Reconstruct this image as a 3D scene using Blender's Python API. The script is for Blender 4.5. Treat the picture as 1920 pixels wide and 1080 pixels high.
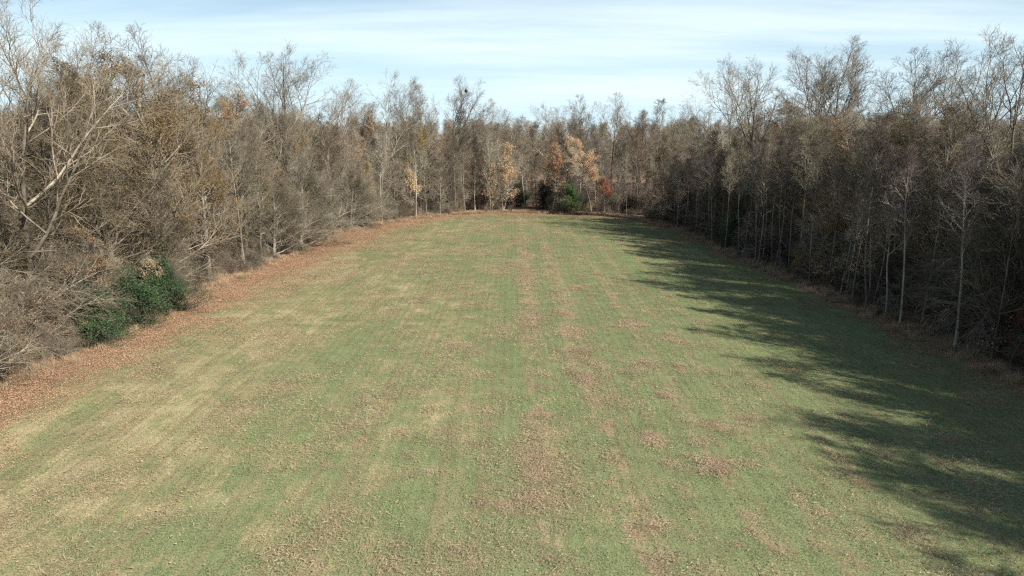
import bpy, math, random
import numpy as np
from mathutils import Vector

R = math.radians
scene = bpy.context.scene
for o in list(bpy.data.objects):
    bpy.data.objects.remove(o)
COL = scene.collection

# ------------------------------------------------------------------ camera
CAM_H = 13.0
cam_d = bpy.data.cameras.new("camera")
cam_d.sensor_width = 36.0
cam_d.lens = 24.375
cam_d.clip_end = 6000.0
cam = bpy.data.objects.new("camera", cam_d)
cam.location = (0, 0, CAM_H)
cam.rotation_euler = (R(90 - 12.24), 0, 0)
COL.objects.link(cam)
scene.camera = cam

# ------------------------------------------------------------------ sun and sky
SUN_EL, SUN_AZ = 37.0, 130.0            # azimuth clockwise from +Y: behind the camera, to its right
sdir = Vector((math.sin(R(SUN_AZ)) * math.cos(R(SUN_EL)), math.cos(R(SUN_AZ)) * math.cos(R(SUN_EL)), math.sin(R(SUN_EL))))
sun_d = bpy.data.lights.new("sun", 'SUN')
sun_d.energy = 5.0
sun_d.angle = R(0.53)
sun_d.color = (1.0, 0.94, 0.84)
sun = bpy.data.objects.new("sun", sun_d)
sun.rotation_euler = (-sdir).to_track_quat('-Z', 'Y').to_euler()
sun.location = (60, -90, 80)
COL.objects.link(sun)

world = bpy.data.worlds.new("World")
scene.world = world
world.use_nodes = True
wt = world.node_tree
wt.nodes.clear()


def N(nt, typ, **kw):
    n = nt.nodes.new(typ)
    for k, v in kw.items():
        if k.startswith('i_'):
            n.inputs[k[2:].replace('_', ' ')].default_value = v
        else:
            setattr(n, k, v)
    return n


def math_node(nt, op, a, b=None, clamp=False):
    n = nt.nodes.new('ShaderNodeMath')
    n.operation = op
    n.use_clamp = clamp
    for i, v in enumerate((a, b)):
        if v is None:
            continue
        if isinstance(v, (int, float)):
            n.inputs[i].default_value = v
        else:
            nt.links.new(v, n.inputs[i])
    return n.outputs[0]


def smooth(nt, v, lo, hi, a=0.0, b=1.0):
    n = nt.nodes.new('ShaderNodeMapRange')
    n.interpolation_type = 'SMOOTHSTEP'
    nt.links.new(v, n.inputs['Value'])
    n.inputs['From Min'].default_value = lo
    n.inputs['From Max'].default_value = hi
    n.inputs['To Min'].default_value = a
    n.inputs['To Max'].default_value = b
    return n.outputs[0]


def mixc(nt, f, a, b, blend='MIX'):
    n = nt.nodes.new('ShaderNodeMix')
    n.data_type = 'RGBA'
    n.blend_type = blend
    for sock, v in ((n.inputs[0], f), (n.inputs[6], a), (n.inputs[7], b)):
        if isinstance(v, (int, float)):
            sock.default_value = v
        elif isinstance(v, tuple):
            sock.default_value = (*v, 1.0) if len(v) == 3 else v
        else:
            nt.links.new(v, sock)
    return n.outputs[2]


def noise(nt, vec, scale, detail=3.0, rough=0.55, stretch=None, off=(0, 0, 0)):
    m = nt.nodes.new('ShaderNodeMapping')
    nt.links.new(vec, m.inputs['Vector'])
    m.inputs['Scale'].default_value = stretch or (1, 1, 1)
    m.inputs['Location'].default_value = off
    n = nt.nodes.new('ShaderNodeTexNoise')
    n.inputs['Scale'].default_value = scale
    n.inputs['Detail'].default_value = detail
    n.inputs['Roughness'].default_value = rough
    nt.links.new(m.outputs[0], n.inputs['Vector'])
    return n.outputs['Fac']


sky = N(wt, 'ShaderNodeTexSky', sky_type='NISHITA', sun_disc=False)
sky.sun_elevation = R(SUN_EL)
sky.sun_rotation = R(SUN_AZ)
sky.altitude = 150.0
sky.air_density = 1.0
sky.dust_density = 0.15
sky.ozone_density = 1.6
tc = N(wt, 'ShaderNodeTexCoord')
sep = N(wt, 'ShaderNodeSeparateXYZ')
wt.links.new(tc.outputs['Generated'], sep.inputs[0])
zc = math_node(wt, 'ADD', math_node(wt, 'MAXIMUM', sep.outputs[2], 0.0), 0.10)
cu = math_node(wt, 'DIVIDE', sep.outputs[0], zc)
cv = math_node(wt, 'DIVIDE', sep.outputs[1], zc)
comb = N(wt, 'ShaderNodeCombineXYZ')
wt.links.new(cu, comb.inputs[0])
wt.links.new(cv, comb.inputs[1])
c1 = noise(wt, comb.outputs[0], 1.0, 5.0, 0.55, (0.20, 0.75, 1), (5.4, 2.3, 0))
c2 = noise(wt, comb.outputs[0], 1.0, 6.0, 0.6, (0.5, 2.6, 1), (9.2, 2.0, 0))
c3 = noise(wt, comb.outputs[0], 1.0, 8.0, 0.65, (1.1, 4.5, 1), (2.2, 8.0, 0))
cs = math_node(wt, 'ADD', math_node(wt, 'ADD', math_node(wt, 'MULTIPLY', c1, 0.74), math_node(wt, 'MULTIPLY', c2, 0.16)), math_node(wt, 'MULTIPLY', c3, 0.10))
cloud = smooth(wt, cs, 0.42, 0.68)
horizon_veil = smooth(wt, sep.outputs[2], -0.02, 0.32, 0.88, 0.08)       # thin high haze thickening with path length
thin = smooth(wt, sep.outputs[2], 0.0, 0.5, 0.80, 0.25)                 # cirrus looks thinner overhead than edge-on
veiled = mixc(wt, horizon_veil, sky.outputs[0], (7.4, 10.0, 11.6))
skyc = mixc(wt, math_node(wt, 'MULTIPLY', cloud, thin), veiled, (10.0, 11.6, 12.2))
bg = N(wt, 'ShaderNodeBackground')
bg.inputs['Strength'].default_value = 0.053
wt.links.new(skyc, bg.inputs['Color'])
wo = N(wt, 'ShaderNodeOutputWorld')
wt.links.new(bg.outputs[0], wo.inputs['Surface'])

scene.view_settings.view_transform = 'Standard'
scene.view_settings.look = 'None'
scene.view_settings.gamma = 1.0
scene.view_settings.exposure = 0.92
scene.view_settings.use_curve_mapping = False
scene.cycles.max_bounces = 5
scene.cycles.diffuse_bounces = 3
scene.cycles.glossy_bounces = 1
scene.cycles.transmission_bounces = 2
scene.cycles.use_adaptive_sampling = False
scene.cycles.filter_width = 1.3
scene.cycles.use_denoising = False


# ------------------------------------------------------------------ materials
def base_mat(name):
    m = bpy.data.materials.new(name)
    m.use_nodes = True
    nt = m.node_tree
    nt.nodes.clear()
    out = nt.nodes.new('ShaderNodeOutputMaterial')
    return m, nt, out


def principled(nt, out, col, rough=0.9, spec=0.15, bump=None, bump_d=0.02, bump_s=0.5):
    b = nt.nodes.new('ShaderNodeBsdfPrincipled')
    b.inputs['Roughness'].default_value = rough
    b.inputs['Specular IOR Level'].default_value = spec
    nt.links.new(col, b.inputs['Base Color'])
    if bump is not None:
        bn = nt.nodes.new('ShaderNodeBump')
        bn.inputs['Strength'].default_value = bump_s
        bn.inputs['Distance'].default_value = bump_d
        nt.links.new(bump, bn.inputs['Height'])
        nt.links.new(bn.outputs[0], b.inputs['Normal'])
    nt.links.new(b.outputs[0], out.inputs['Surface'])
    return b


def bark(name, dark, pale, scale=3.0, lo=0.35, hi=0.65, rnd=0.35):
    m, nt, out = base_mat(name)
    t = nt.nodes.new('ShaderNodeTexCoord')
    n1 = noise(nt, t.outputs['Object'], scale, 4, 0.6, (1, 1, 0.35))
    n2 = noise(nt, t.outputs['Object'], 0.5, 2, 0.5)
    f = smooth(nt, math_node(nt, 'ADD', math_node(nt, 'MULTIPLY', n1, 0.6), math_node(nt, 'MULTIPLY', n2, 0.4)), lo, hi)
    c = mixc(nt, f, dark, pale)
    oi = nt.nodes.new('ShaderNodeObjectInfo')
    v = smooth(nt, oi.outputs['Random'], 0, 1, 1 - rnd, 1 + rnd * 0.6)
    c = mixc(nt, 1.0, c, v, 'MULTIPLY')
    principled(nt, out, c, 0.9, 0.1)
    return m


def leafmat(name, cols, trans=0.3, rnd=0.25):
    m, nt, out = base_mat(name)
    g = nt.nodes.new('ShaderNodeNewGeometry')
    ramp = nt.nodes.new('ShaderNodeValToRGB')
    ramp.color_ramp.interpolation = 'LINEAR'
    el = ramp.color_ramp.elements
    while len(el) < len(cols):
        el.new(0.5)
    for i, c in enumerate(cols):
        el[i].position = i / (len(cols) - 1)
        el[i].color = (*c, 1)
    nt.links.new(g.outputs['Random Per Island'], ramp.inputs[0])
    oi = nt.nodes.new('ShaderNodeObjectInfo')
    v = smooth(nt, oi.outputs['Random'], 0, 1, 1 - rnd, 1 + rnd)
    c = mixc(nt, 1.0, ramp.outputs[0], v, 'MULTIPLY')
    d = nt.nodes.new('ShaderNodeBsdfPrincipled')
    d.inputs['Roughness'].default_value = 0.65
    d.inputs['Specular IOR Level'].default_value = 0.25
    nt.links.new(c, d.inputs['Base Color'])
    tr = nt.nodes.new('ShaderNodeBsdfTranslucent')
    nt.links.new(c, tr.inputs['Color'])
    mx = nt.nodes.new('ShaderNodeMixShader')
    mx.inputs[0].default_value = trans
    nt.links.new(d.outputs[0], mx.inputs[1])
    nt.links.new(tr.outputs[0], mx.inputs[2])
    nt.links.new(mx.outputs[0], out.inputs['Surface'])
    return m


M = {
    'bark_pale': bark('bark_pale', (0.12, 0.105, 0.085), (0.37, 0.335, 0.28), 2.2),
    'bark_grey': bark('bark_grey', (0.09, 0.078, 0.064), (0.29, 0.255, 0.21), 3.0),
    'bark_dark': bark('bark_dark', (0.06, 0.05, 0.042), (0.2, 0.17, 0.14), 4.0),
    'limb_grey': bark('limb_grey', (0.17, 0.15, 0.118), (0.44, 0.395, 0.315), 0.9, rnd=0.3),
    'limb_brown': bark('limb_brown', (0.12, 0.1, 0.078), (0.32, 0.272, 0.212), 0.9, rnd=0.3),
    'limb_dark': bark('limb_dark', (0.07, 0.06, 0.05), (0.21, 0.18, 0.15), 0.9, rnd=0.3),
    'twig_grey': bark('twig_grey', (0.14, 0.124, 0.092), (0.36, 0.32, 0.24), 0.8, rnd=0.35),
    'twig_brown': bark('twig_brown', (0.122, 0.099, 0.07), (0.29, 0.243, 0.175), 0.8, rnd=0.35),
    'twig_dark': bark('twig_dark', (0.065, 0.053, 0.044), (0.17, 0.138, 0.112), 0.8, rnd=0.3),
    'twig_mauve': bark('twig_mauve', (0.105, 0.085, 0.078), (0.25, 0.205, 0.185), 0.8, rnd=0.35),
    'twig_olive': bark('twig_olive', (0.115, 0.11, 0.072), (0.29, 0.275, 0.18), 0.8, rnd=0.35),
    'twig_rust': bark('twig_rust', (0.13, 0.088, 0.062), (0.28, 0.19, 0.13), 0.8, rnd=0.35),
    'leaf_olive': leafmat('leaf_olive', [(0.11, 0.10, 0.05), (0.17, 0.15, 0.07), (0.25, 0.19, 0.09), (0.20, 0.125, 0.065)]),
    'leaf_orange': leafmat('leaf_orange', [(0.15, 0.105, 0.05), (0.25, 0.165, 0.075), (0.33, 0.22, 0.10), (0.22, 0.16, 0.075)]),
    'leaf_tan': leafmat('leaf_tan', [(0.20, 0.12, 0.07), (0.34, 0.21, 0.12), (0.45, 0.30, 0.18), (0.28, 0.15, 0.09)]),
    'leaf_gold': leafmat('leaf_gold', [(0.44, 0.28, 0.15), (0.62, 0.42, 0.24), (0.70, 0.51, 0.32), (0.52, 0.33, 0.18)]),
    'leaf_pale': leafmat('leaf_pale', [(0.40, 0.30, 0.17), (0.55, 0.42, 0.25), (0.62, 0.5, 0.32)]),
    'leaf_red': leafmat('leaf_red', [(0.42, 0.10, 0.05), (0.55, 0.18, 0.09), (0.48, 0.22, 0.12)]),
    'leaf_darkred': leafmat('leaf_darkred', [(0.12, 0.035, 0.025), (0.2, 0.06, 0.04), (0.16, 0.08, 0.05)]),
    'leaf_yellow': leafmat('leaf_yellow', [(0.17, 0.15, 0.04), (0.33, 0.24, 0.05), (0.4, 0.25, 0.06)]),
    'leaf_holly': leafmat('leaf_holly', [(0.024, 0.05, 0.021), (0.045, 0.09, 0.036), (0.08, 0.14, 0.054)], 0.15),
    'leaf_dark': leafmat('leaf_dark', [(0.018, 0.03, 0.014), (0.03, 0.05, 0.022), (0.05, 0.07, 0.03)], 0.1),
    'leaf_cedar': leafmat('leaf_cedar', [(0.03, 0.055, 0.02), (0.055, 0.10, 0.03), (0.09, 0.14, 0.045)], 0.15),
    'litter': leafmat('litter', [(0.16, 0.095, 0.06), (0.30, 0.18, 0.108), (0.37, 0.235, 0.145), (0.45, 0.32, 0.21), (0.24, 0.13, 0.08)], 0.1, 0.12),
    'straw': leafmat('straw', [(0.25, 0.185, 0.11), (0.34, 0.27, 0.165), (0.44, 0.36, 0.235), (0.25, 0.16, 0.09)], 0.1, 0.18),
    'dead_clump': leafmat('dead_clump', [(0.17, 0.115, 0.07), (0.38, 0.28, 0.18), (0.48, 0.375, 0.255), (0.27, 0.18, 0.11)], 0.1, 0.18),
    'dry_grass': leafmat('dry_grass', [(0.24, 0.16, 0.095), (0.40, 0.29, 0.18), (0.48, 0.37, 0.25), (0.28, 0.16, 0.10)], 0.15, 0.2),
}


def field_group():
    """mown turf: green winter grass, bleached straw, brown rows left by the mower"""
    g = bpy.data.node_groups.new('turf_colour', 'ShaderNodeTree')
    g.interface.new_socket('Color', in_out='OUTPUT', socket_type='NodeSocketColor')
    g.interface.new_socket('Height', in_out='OUTPUT', socket_type='NodeSocketFloat')
    out = g.nodes.new('NodeGroupOutput')
    geo = g.nodes.new('ShaderNodeNewGeometry')
    P = geo.outputs['Position']
    sp = g.nodes.new('ShaderNodeSeparateXYZ')
    g.links.new(P, sp.inputs[0])
    big = noise(g, P, 1.0, 3, 0.5, (0.17, 0.06, 0.0), (4.2, 1.3, 0))
    mid = noise(g, P, 1.0, 6, 0.7, (0.55, 0.45, 0.0), (1.7, 7.1, 0))
    fine = noise(g, P, 1.0, 5, 0.7, (5.0, 3.0, 0.0))
    grain = noise(g, P, 1.0, 3, 0.65, (19, 12, 0.0))
    rows = noise(g, P, 1.0, 3, 0.5, (1.7, 0.022, 0.0), (0.4, 3.0, 0))
    lane = noise(g, P, 1.0, 3, 0.6, (0.62, 0.06, 0.0), (7.4, 1.0, 0))
    broken = noise(g, P, 1.0, 4, 0.65, (1.5, 0.55, 0.0), (3.3, 9.0, 0))
    bias = smooth(g, sp.outputs[0], -24.0, 10.0, 0.042, -0.066)
    s = math_node(g, 'ADD', math_node(g, 'ADD', math_node(g, 'MULTIPLY', big, 0.24), math_node(g, 'MULTIPLY', mid, 0.42)), bias)
    s = math_node(g, 'ADD', s, math_node(g, 'MULTIPLY', fine, 0.22))
    s = math_node(g, 'ADD', s, math_node(g, 'MULTIPLY', grain, 0.12))
    dun = (0.225, 0.205, 0.108)
    green_f = smooth(g, s, 0.545, 0.455)
    straw_f = smooth(g, s, 0.515, 0.60)
    c = mixc(g, math_node(g, 'MULTIPLY', green_f, 0.88), dun, (0.145, 0.176, 0.082))
    c = mixc(g, math_node(g, 'MULTIPLY', straw_f, 0.75), c, (0.37, 0.305, 0.185))
    fresh = smooth(g, noise(g, P, 1.0, 5, 0.7, (0.40, 0.16, 0.0), (11.0, 5.0, 0)), 0.56, 0.70)
    c = mixc(g, math_node(g, 'MULTIPLY', fresh, 0.6), c, (0.120, 0.20, 0.070))
    # drill rows: fine lines running the length of the field
    c = mixc(g, smooth(g, rows, 0.50, 0.66, 0.0, 0.42), c, (0.19, 0.150, 0.088))
    c = mixc(g, smooth(g, rows, 0.46, 0.34, 0.0, 0.35), c, (0.140, 0.178, 0.082))
    wob = math_node(g, 'MULTIPLY', math_node(g, 'SUBTRACT', lane, 0.5), 2.2)
    xw = math_node(g, 'ADD', sp.outputs[0], wob)
    band = None
    for x0, wd, amt in ((1.3, 0.75, 0.95), (4.2, 0.75, 0.95), (8.3, 0.6, 0.6), (10.7, 0.5, 0.5), (-2.2, 0.6, 0.45), (-6.0, 0.6, 0.35), (13.4, 0.5, 0.4)):
        b1 = smooth(g, math_node(g, 'ABSOLUTE', math_node(g, 'SUBTRACT', xw, x0)), wd, wd * 0.25, 0.0, amt)
        band = b1 if band is None else math_node(g, 'MAXIMUM', band, b1)
    crumbs = math_node(g, 'ADD', math_node(g, 'MULTIPLY', broken, 0.55), math_node(g, 'MULTIPLY', fine, 0.45))
    bl = math_node(g, 'MULTIPLY', band, smooth(g, crumbs, 0.46, 0.56))
    c = mixc(g, math_node(g, 'MULTIPLY', bl, 0.85), c, (0.30, 0.225, 0.14))
    # seed drill lines about half a metre apart
    ln = math_node(g, 'SINE', math_node(g, 'MULTIPLY', math_node(g, 'ADD', sp.outputs[0], math_node(g, 'MULTIPLY', mid, 0.35)), 13.2))
    c = mixc(g, smooth(g, ln, 0.1, 1.0, 0.0, 0.20), c, (0.115, 0.125, 0.062))
    c = mixc(g, smooth(g, ln, -0.2, -1.0, 0.0, 0.10), c, (0.25, 0.235, 0.125))
    sp_f = smooth(g, fine, 0.57, 0.70)
    c = mixc(g, math_node(g, 'MULTIPLY', sp_f, 0.50), c, (0.12, 0.088, 0.052))
    v = smooth(g, grain, 0.28, 0.72, 0.62, 1.42)
    c = mixc(g, 1.0, c, v, 'MULTIPLY')
    g.links.new(c, out.inputs['Color'])
    h = math_node(g, 'ADD', math_node(g, 'MULTIPLY', fine, 0.7), math_node(g, 'MULTIPLY', grain, 0.3))
    g.links.new(h, out.inputs['Height'])
    return g


TURF = field_group()


def litter_colour(nt, P):
    a = noise(nt, P, 1.0, 4, 0.65, (7, 7, 0))
    b = noise(nt, P, 1.0, 3, 0.6, (24, 20, 0))
    d = noise(nt, P, 1.0, 3, 0.5, (0.4, 0.3, 0))
    c = mixc(nt, smooth(nt, a, 0.3, 0.7), (0.15, 0.095, 0.06), (0.33, 0.215, 0.135))
    c = mixc(nt, smooth(nt, b, 0.5, 0.75, 0, 0.6), c, (0.31, 0.22, 0.14))
    c = mixc(nt, 1.0, c, smooth(nt, d, 0.3, 0.7, 0.75, 1.15), 'MULTIPLY')
    return c, math_node(nt, 'ADD', a, math_node(nt, 'MULTIPLY', b, 0.5))


m, nt, out = base_mat('forest_floor')
geo = nt.nodes.new('ShaderNodeNewGeometry')
c, h = litter_colour(nt, geo.outputs['Position'])
principled(nt, out, c, 0.95, 0.1, h, 0.05, 0.8)
M['forest_floor'] = m

m, nt, out = base_mat('turf_ground')
tg = nt.nodes.new('ShaderNodeGroup')
tg.node_tree = TURF
geo = nt.nodes.new('ShaderNodeNewGeometry')
lc, lh = litter_colour(nt, geo.outputs['Position'])
at = nt.nodes.new('ShaderNodeAttribute')
at.attribute_name = 'leafcover'
en = noise(nt, geo.outputs['Position'], 1.0, 5, 0.65, (1.3, 0.9, 0))
ef = smooth(nt, math_node(nt, 'ADD', at.outputs['Fac'], math_node(nt, 'MULTIPLY', math_node(nt, 'SUBTRACT', en, 0.5), 1.0)), 0.35, 0.75)
principled(nt, out, mixc(nt, ef, tg.outputs['Color'], lc), 0.95, 0.08, tg.outputs['Height'], 0.05, 0.7)
M['turf_ground'] = m

m, nt, out = base_mat('turf_blades')
tg = nt.nodes.new('ShaderNodeGroup')
tg.node_tree = TURF
geo = nt.nodes.new('ShaderNodeNewGeometry')
v = smooth(nt, geo.outputs['Random Per Island'], 0, 1, 0.6, 1.5)
c = mixc(nt, 1.0, tg.outputs['Color'], v, 'MULTIPLY')
b = principled(nt, out, c, 0.8, 0.15)
tr = nt.nodes.new('ShaderNodeBsdfTranslucent')
nt.links.new(c, tr.inputs['Color'])
mx = nt.nodes.new('ShaderNodeMixShader')
mx.inputs[0].default_value = 0.25
nt.links.new(b.outputs[0], mx.inputs[1])
nt.links.new(tr.outputs[0], mx.inputs[2])
nt.links.new(mx.outputs[0], out.inputs['Surface'])
M['turf_blades'] = m


# ------------------------------------------------------------------ mesh helpers
class Mesh:
    def __init__(self):
        self.v, self.f4, self.f3, self.n = [], [], [], 0
        self.cur, self.m4, self.m3 = 0, [], []

    def add(self, v, f4=None, f3=None):
        v = np.asarray(v, dtype=np.float32).reshape(-1, 3)
        if f4 is not None and len(f4):
            self.f4.append(np.asarray(f4, dtype=np.int32).reshape(-1, 4) + self.n)
            self.m4.append(np.full(len(self.f4[-1]), self.cur, np.int32))
        if f3 is not None and len(f3):
            self.f3.append(np.asarray(f3, dtype=np.int32).reshape(-1, 3) + self.n)
            self.m3.append(np.full(len(self.f3[-1]), self.cur, np.int32))
        self.v.append(v)
        self.n += len(v)

    def tubes(self, P, Rr, S):
        """P (n,k,3) centre lines, Rr (n,k) radii, S sides"""
        n, k, _ = P.shape
        if n == 0:
            return
        T = P[:, -1] - P[:, 0]
        T /= np.linalg.norm(T, axis=1, keepdims=True) + 1e-9
        ref = np.where(np.abs(T[:, 2:3]) < 0.8, np.array([[0, 0, 1.0]]), np.array([[1.0, 0, 0]]))
        A = np.cross(T, ref)
        A /= np.linalg.norm(A, axis=1, keepdims=True) + 1e-9
        B = np.cross(T, A)
        ang = np.arange(S) * 2 * math.pi / S
        ring = A[:, None, None] * np.cos(ang)[None, None, :, None] + B[:, None, None] * np.sin(ang)[None, None, :, None]
        V = P[:, :, None, :] + ring * Rr[:, :, None, None]
        i = np.arange(n)[:, None, None] * (k * S)
        j = np.arange(k - 1)[None, :, None] * S
        s = np.arange(S)[None, None, :]
        s2 = (s + 1) % S
        a, b_, c_, d_ = i + j + s, i + j + s2, i + j + S + s2, i + j + S + s
        F = np.stack(np.broadcast_arrays(a, d_, c_, b_), axis=-1).reshape(-1, 4)
        self.add(V.reshape(-1, 3), F)

    def build(self, name, mat, smooth_shade=False):
        me = bpy.data.meshes.new(name)
        V = np.concatenate(self.v)
        f4 = np.concatenate(self.f4) if self.f4 else np.zeros((0, 4), np.int32)
        f3 = np.concatenate(self.f3) if self.f3 else np.zeros((0, 3), np.int32)
        loops = np.concatenate([f4.ravel(), f3.ravel()])
        sizes = np.concatenate([np.full(len(f4), 4), np.full(len(f3), 3)])
        me.vertices.add(len(V))
        me.vertices.foreach_set('co', V.ravel())
        me.loops.add(len(loops))
        me.loops.foreach_set('vertex_index', loops)
        me.polygons.add(len(sizes))
        starts = np.concatenate([[0], np.cumsum(sizes)[:-1]]).astype(np.int32)
        me.polygons.foreach_set('loop_start', starts)
        me.polygons.foreach_set('use_smooth', np.full(len(sizes), smooth_shade))
        me.polygons.foreach_set('material_index', np.concatenate(self.m4 + self.m3))
        me.update(calc_edges=True)
        for mt in (mat if isinstance(mat, (list, tuple)) else [mat]):
            me.materials.append(M[mt])
        return me


def norm(a):
    return a / (np.linalg.norm(a, axis=-1, keepdims=True) + 1e-9)


def spawn(rng, P, Rr, n, t0, t1, ang, length, K, rk, wander=0.12, up=0.0, droop=0.0, bias=None, rmin=0.005, asd=0.18):
    """children along parent polylines. ang, length: functions of t (0..1 along the allowed range) and parent length"""
    N0, K0, _ = P.shape
    plen = np.linalg.norm(np.diff(P, axis=1), axis=2).sum(1)
    u = (np.arange(n)[None, :] + rng.random((N0, n))) / n
    t = t0 + u * (t1 - t0)
    x = np.clip(t * (K0 - 1), 0, K0 - 1.001)
    i0 = x.astype(int)
    fr = (x - i0)[..., None]
    rows = np.arange(N0)[:, None]
    A, B = P[rows, i0], P[rows, i0 + 1]
    st = A + (B - A) * fr
    rad = Rr[rows, i0] * (1 - fr[..., 0]) + Rr[rows, i0 + 1] * fr[..., 0]
    T = norm(B - A)
    ref = np.where(np.abs(T[..., 2:3]) < 0.9, np.array([0, 0, 1.0]), np.array([1.0, 0, 0]))
    a1 = norm(np.cross(T, ref))
    b1 = np.cross(T, a1)
    az = np.arange(n)[None, :] * 2.39996 + rng.random((N0, 1)) * 6.283 + rng.normal(0, 0.5, (N0, n))
    an = ang(u) + rng.normal(0, asd, (N0, n))
    d = T * np.cos(an)[..., None] + (a1 * np.cos(az)[..., None] + b1 * np.sin(az)[..., None]) * np.sin(an)[..., None]
    L = length(u, plen[:, None]) * rng.uniform(0.65, 1.2, (N0, n))
    if bias is not None:                       # longer towards the light
        bd = np.array(bias[:3])
        L = L * (1 + bias[3] * (d * bd).sum(-1))
    d, st, L, rad = d.reshape(-1, 3), st.reshape(-1, 3), L.reshape(-1), rad.reshape(-1)
    m_ = len(d)
    out = np.empty((m_, K, 3))
    out[:, 0] = st
    stp = (L / (K - 1))[:, None]
    for k in range(1, K):
        s = k / (K - 1)
        d = d + rng.normal(0, wander, (m_, 3))
        d[:, 2] += up * (1 - s) - droop * s
        d = norm(d)
        out[:, k] = out[:, k - 1] + d * stp
    r0 = np.minimum(rad * 0.75, rk * L ** 1.15 + rmin)
    s = np.linspace(0, 1, K)[None, :]
    rr = r0[:, None] * (1 - s) ** 0.85 * 0.85 + np.maximum(rmin * 0.7, 0.15 * r0[:, None])
    rr = np.minimum(rr, np.maximum(r0[:, None], rmin))
    out[..., 2] = np.maximum(out[..., 2], 0.04)
    return out, rr


def make_trunk(rng, h, r, K=13, lean=(0, 0), wander=0.03, flare=1.5, top=0.12):
    P = np.zeros((1, K, 3))
    d = np.array([lean[0], lean[1], 1.0])
    p = np.array([0, 0, -0.25])
    for k in range(K):
        P[0, k] = p
        d = d + rng.normal(0, wander, 3) * np.array([1, 1, 0.2])
        d[:2] *= 0.93
        d = d / np.linalg.norm(d)
        p = p + d * (h + 0.25) / (K - 1)
    s = np.linspace(0, 1, K)
    rr = r * ((1 - s) ** 0.9 * (1 - top) + top)
    rr[0] *= flare
    rr[1] *= 1.05
    return P, rr[None, :]


def leaves_on(rng, mesh, P, n, size, clump=None, spread=0.10, droop=0.3, aspect=0.55):
    """n leaf blades, each a folded lozenge, along polylines P; clump: chance per polyline"""
    N0, K0, _ = P.shape
    if clump is None:
        w = np.ones(N0)
    else:
        w = clump + 1e-9
    idx = rng.choice(N0, n, p=w / w.sum())
    x = rng.random(n) * (K0 - 1.001)
    i0 = x.astype(int)
    fr = (x - i0)[:, None]
    pos = P[idx, i0] * (1 - fr) + P[idx, i0 + 1] * fr + rng.normal(0, spread, (n, 3))
    d = norm(rng.normal(0, 1, (n, 3)) + np.array([0, 0, -droop]))
    s = norm(np.cross(d, rng.normal(0, 1, (n, 3))))
    up = np.cross(d, s)
    L = (size * rng.uniform(0.6, 1.3, n))[:, None]
    W = L * aspect * 0.5
    v = np.stack([pos, pos + d * L * 0.5 + s * W + up * W * 0.35, pos + d * L, pos + d * L * 0.5 - s * W + up * W * 0.35], axis=1)
    b_ = np.arange(n)[:, None] * 4
    f = np.concatenate([b_ + np.array([[0, 1, 2]]), b_ + np.array([[0, 2, 3]])])
    mesh.add(v.reshape(-1, 3), None, f)


def clumps(rng, P, density, scale=1.6):
    """patchy weights from a cheap sum of sines so foliage gathers in clumps with gaps between"""
    c = P.mean(1)
    w = np.zeros(len(c))
    for i in range(5):
        k = rng.normal(0, 1, 3) * scale
        w += np.sin(c @ k + rng.random() * 6.28)
    return np.clip(w / 5 + density, 0, None) ** 1.5


# ------------------------------------------------------------------ tree kinds
class Kind:
    pass


def tree_kind(name, seed, h, r, levels, trunk_mat, crown_mat, trunk_kw=None, leaf=None, sides=(8, 6, 4, 3, 3), stems=None):
    """levels: list of dicts for spawn; returns meshes trunk / crown / foliage"""
    rng = np.random.default_rng(seed)
    P, Rr = make_trunk(rng, h, r, **(trunk_kw or {}))
    tm, cm = Mesh(), Mesh()
    tm.tubes(P, Rr, 8)
    if stems:                                   # several stems from one root
        for i in range(stems):
            a = rng.random() * 6.28
            k2 = dict(trunk_kw or {})
            k2['lean'] = (math.cos(a) * rng.uniform(0.1, 0.4), math.sin(a) * rng.uniform(0.1, 0.4))
            P2, R2 = make_trunk(rng, h * rng.uniform(0.6, 0.95), r * rng.uniform(0.5, 0.9), **k2)
            P2[:, :, :2] += rng.normal(0, 0.25, 2)
            tm.tubes(P2, R2, 6)
            P, Rr = np.concatenate([P, P2]), np.concatenate([Rr, R2])
    allP = []
    for li, lv in enumerate(levels):
        lv = dict(lv)
        P, Rr = spawn(rng, P, Rr, **lv)
        S = 6 if (li == 0 and len(P) < 60) else (4 if li <= 1 else 3)
        cm.cur = 0 if li < len(levels) - 2 else 1          # limbs and branches in bark, the twigs darker
        cm.tubes(P, Rr, S)
        allP.append(P)
    k = Kind()
    k.name = name
    k.trunk = tm.build(name + '_trunk', trunk_mat, True)
    k.crown = cm.build(name + '_crown', [crown_mat.replace('twig', 'limb'), crown_mat], True)
    k.foliage = None
    V = np.concatenate(cm.v)
    k.h = float(np.percentile(V[:, 2], 99.9))
    k.w = float(np.percentile(np.abs(V[:, :2]), 97))
    if leaf:
        lm = Mesh()
        for (li, n, size, dens, mat) in leaf:
            leaves_on(rng, lm, allP[li], n, size, clumps(rng, allP[li], dens))
        k.foliage = lm.build(name + '_foliage', leaf[0][4])
    return k


def lin(a, b):
    return lambda u: a + (b - a) * u


def flat(a):
    return lambda u: np.full_like(u, a)


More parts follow.
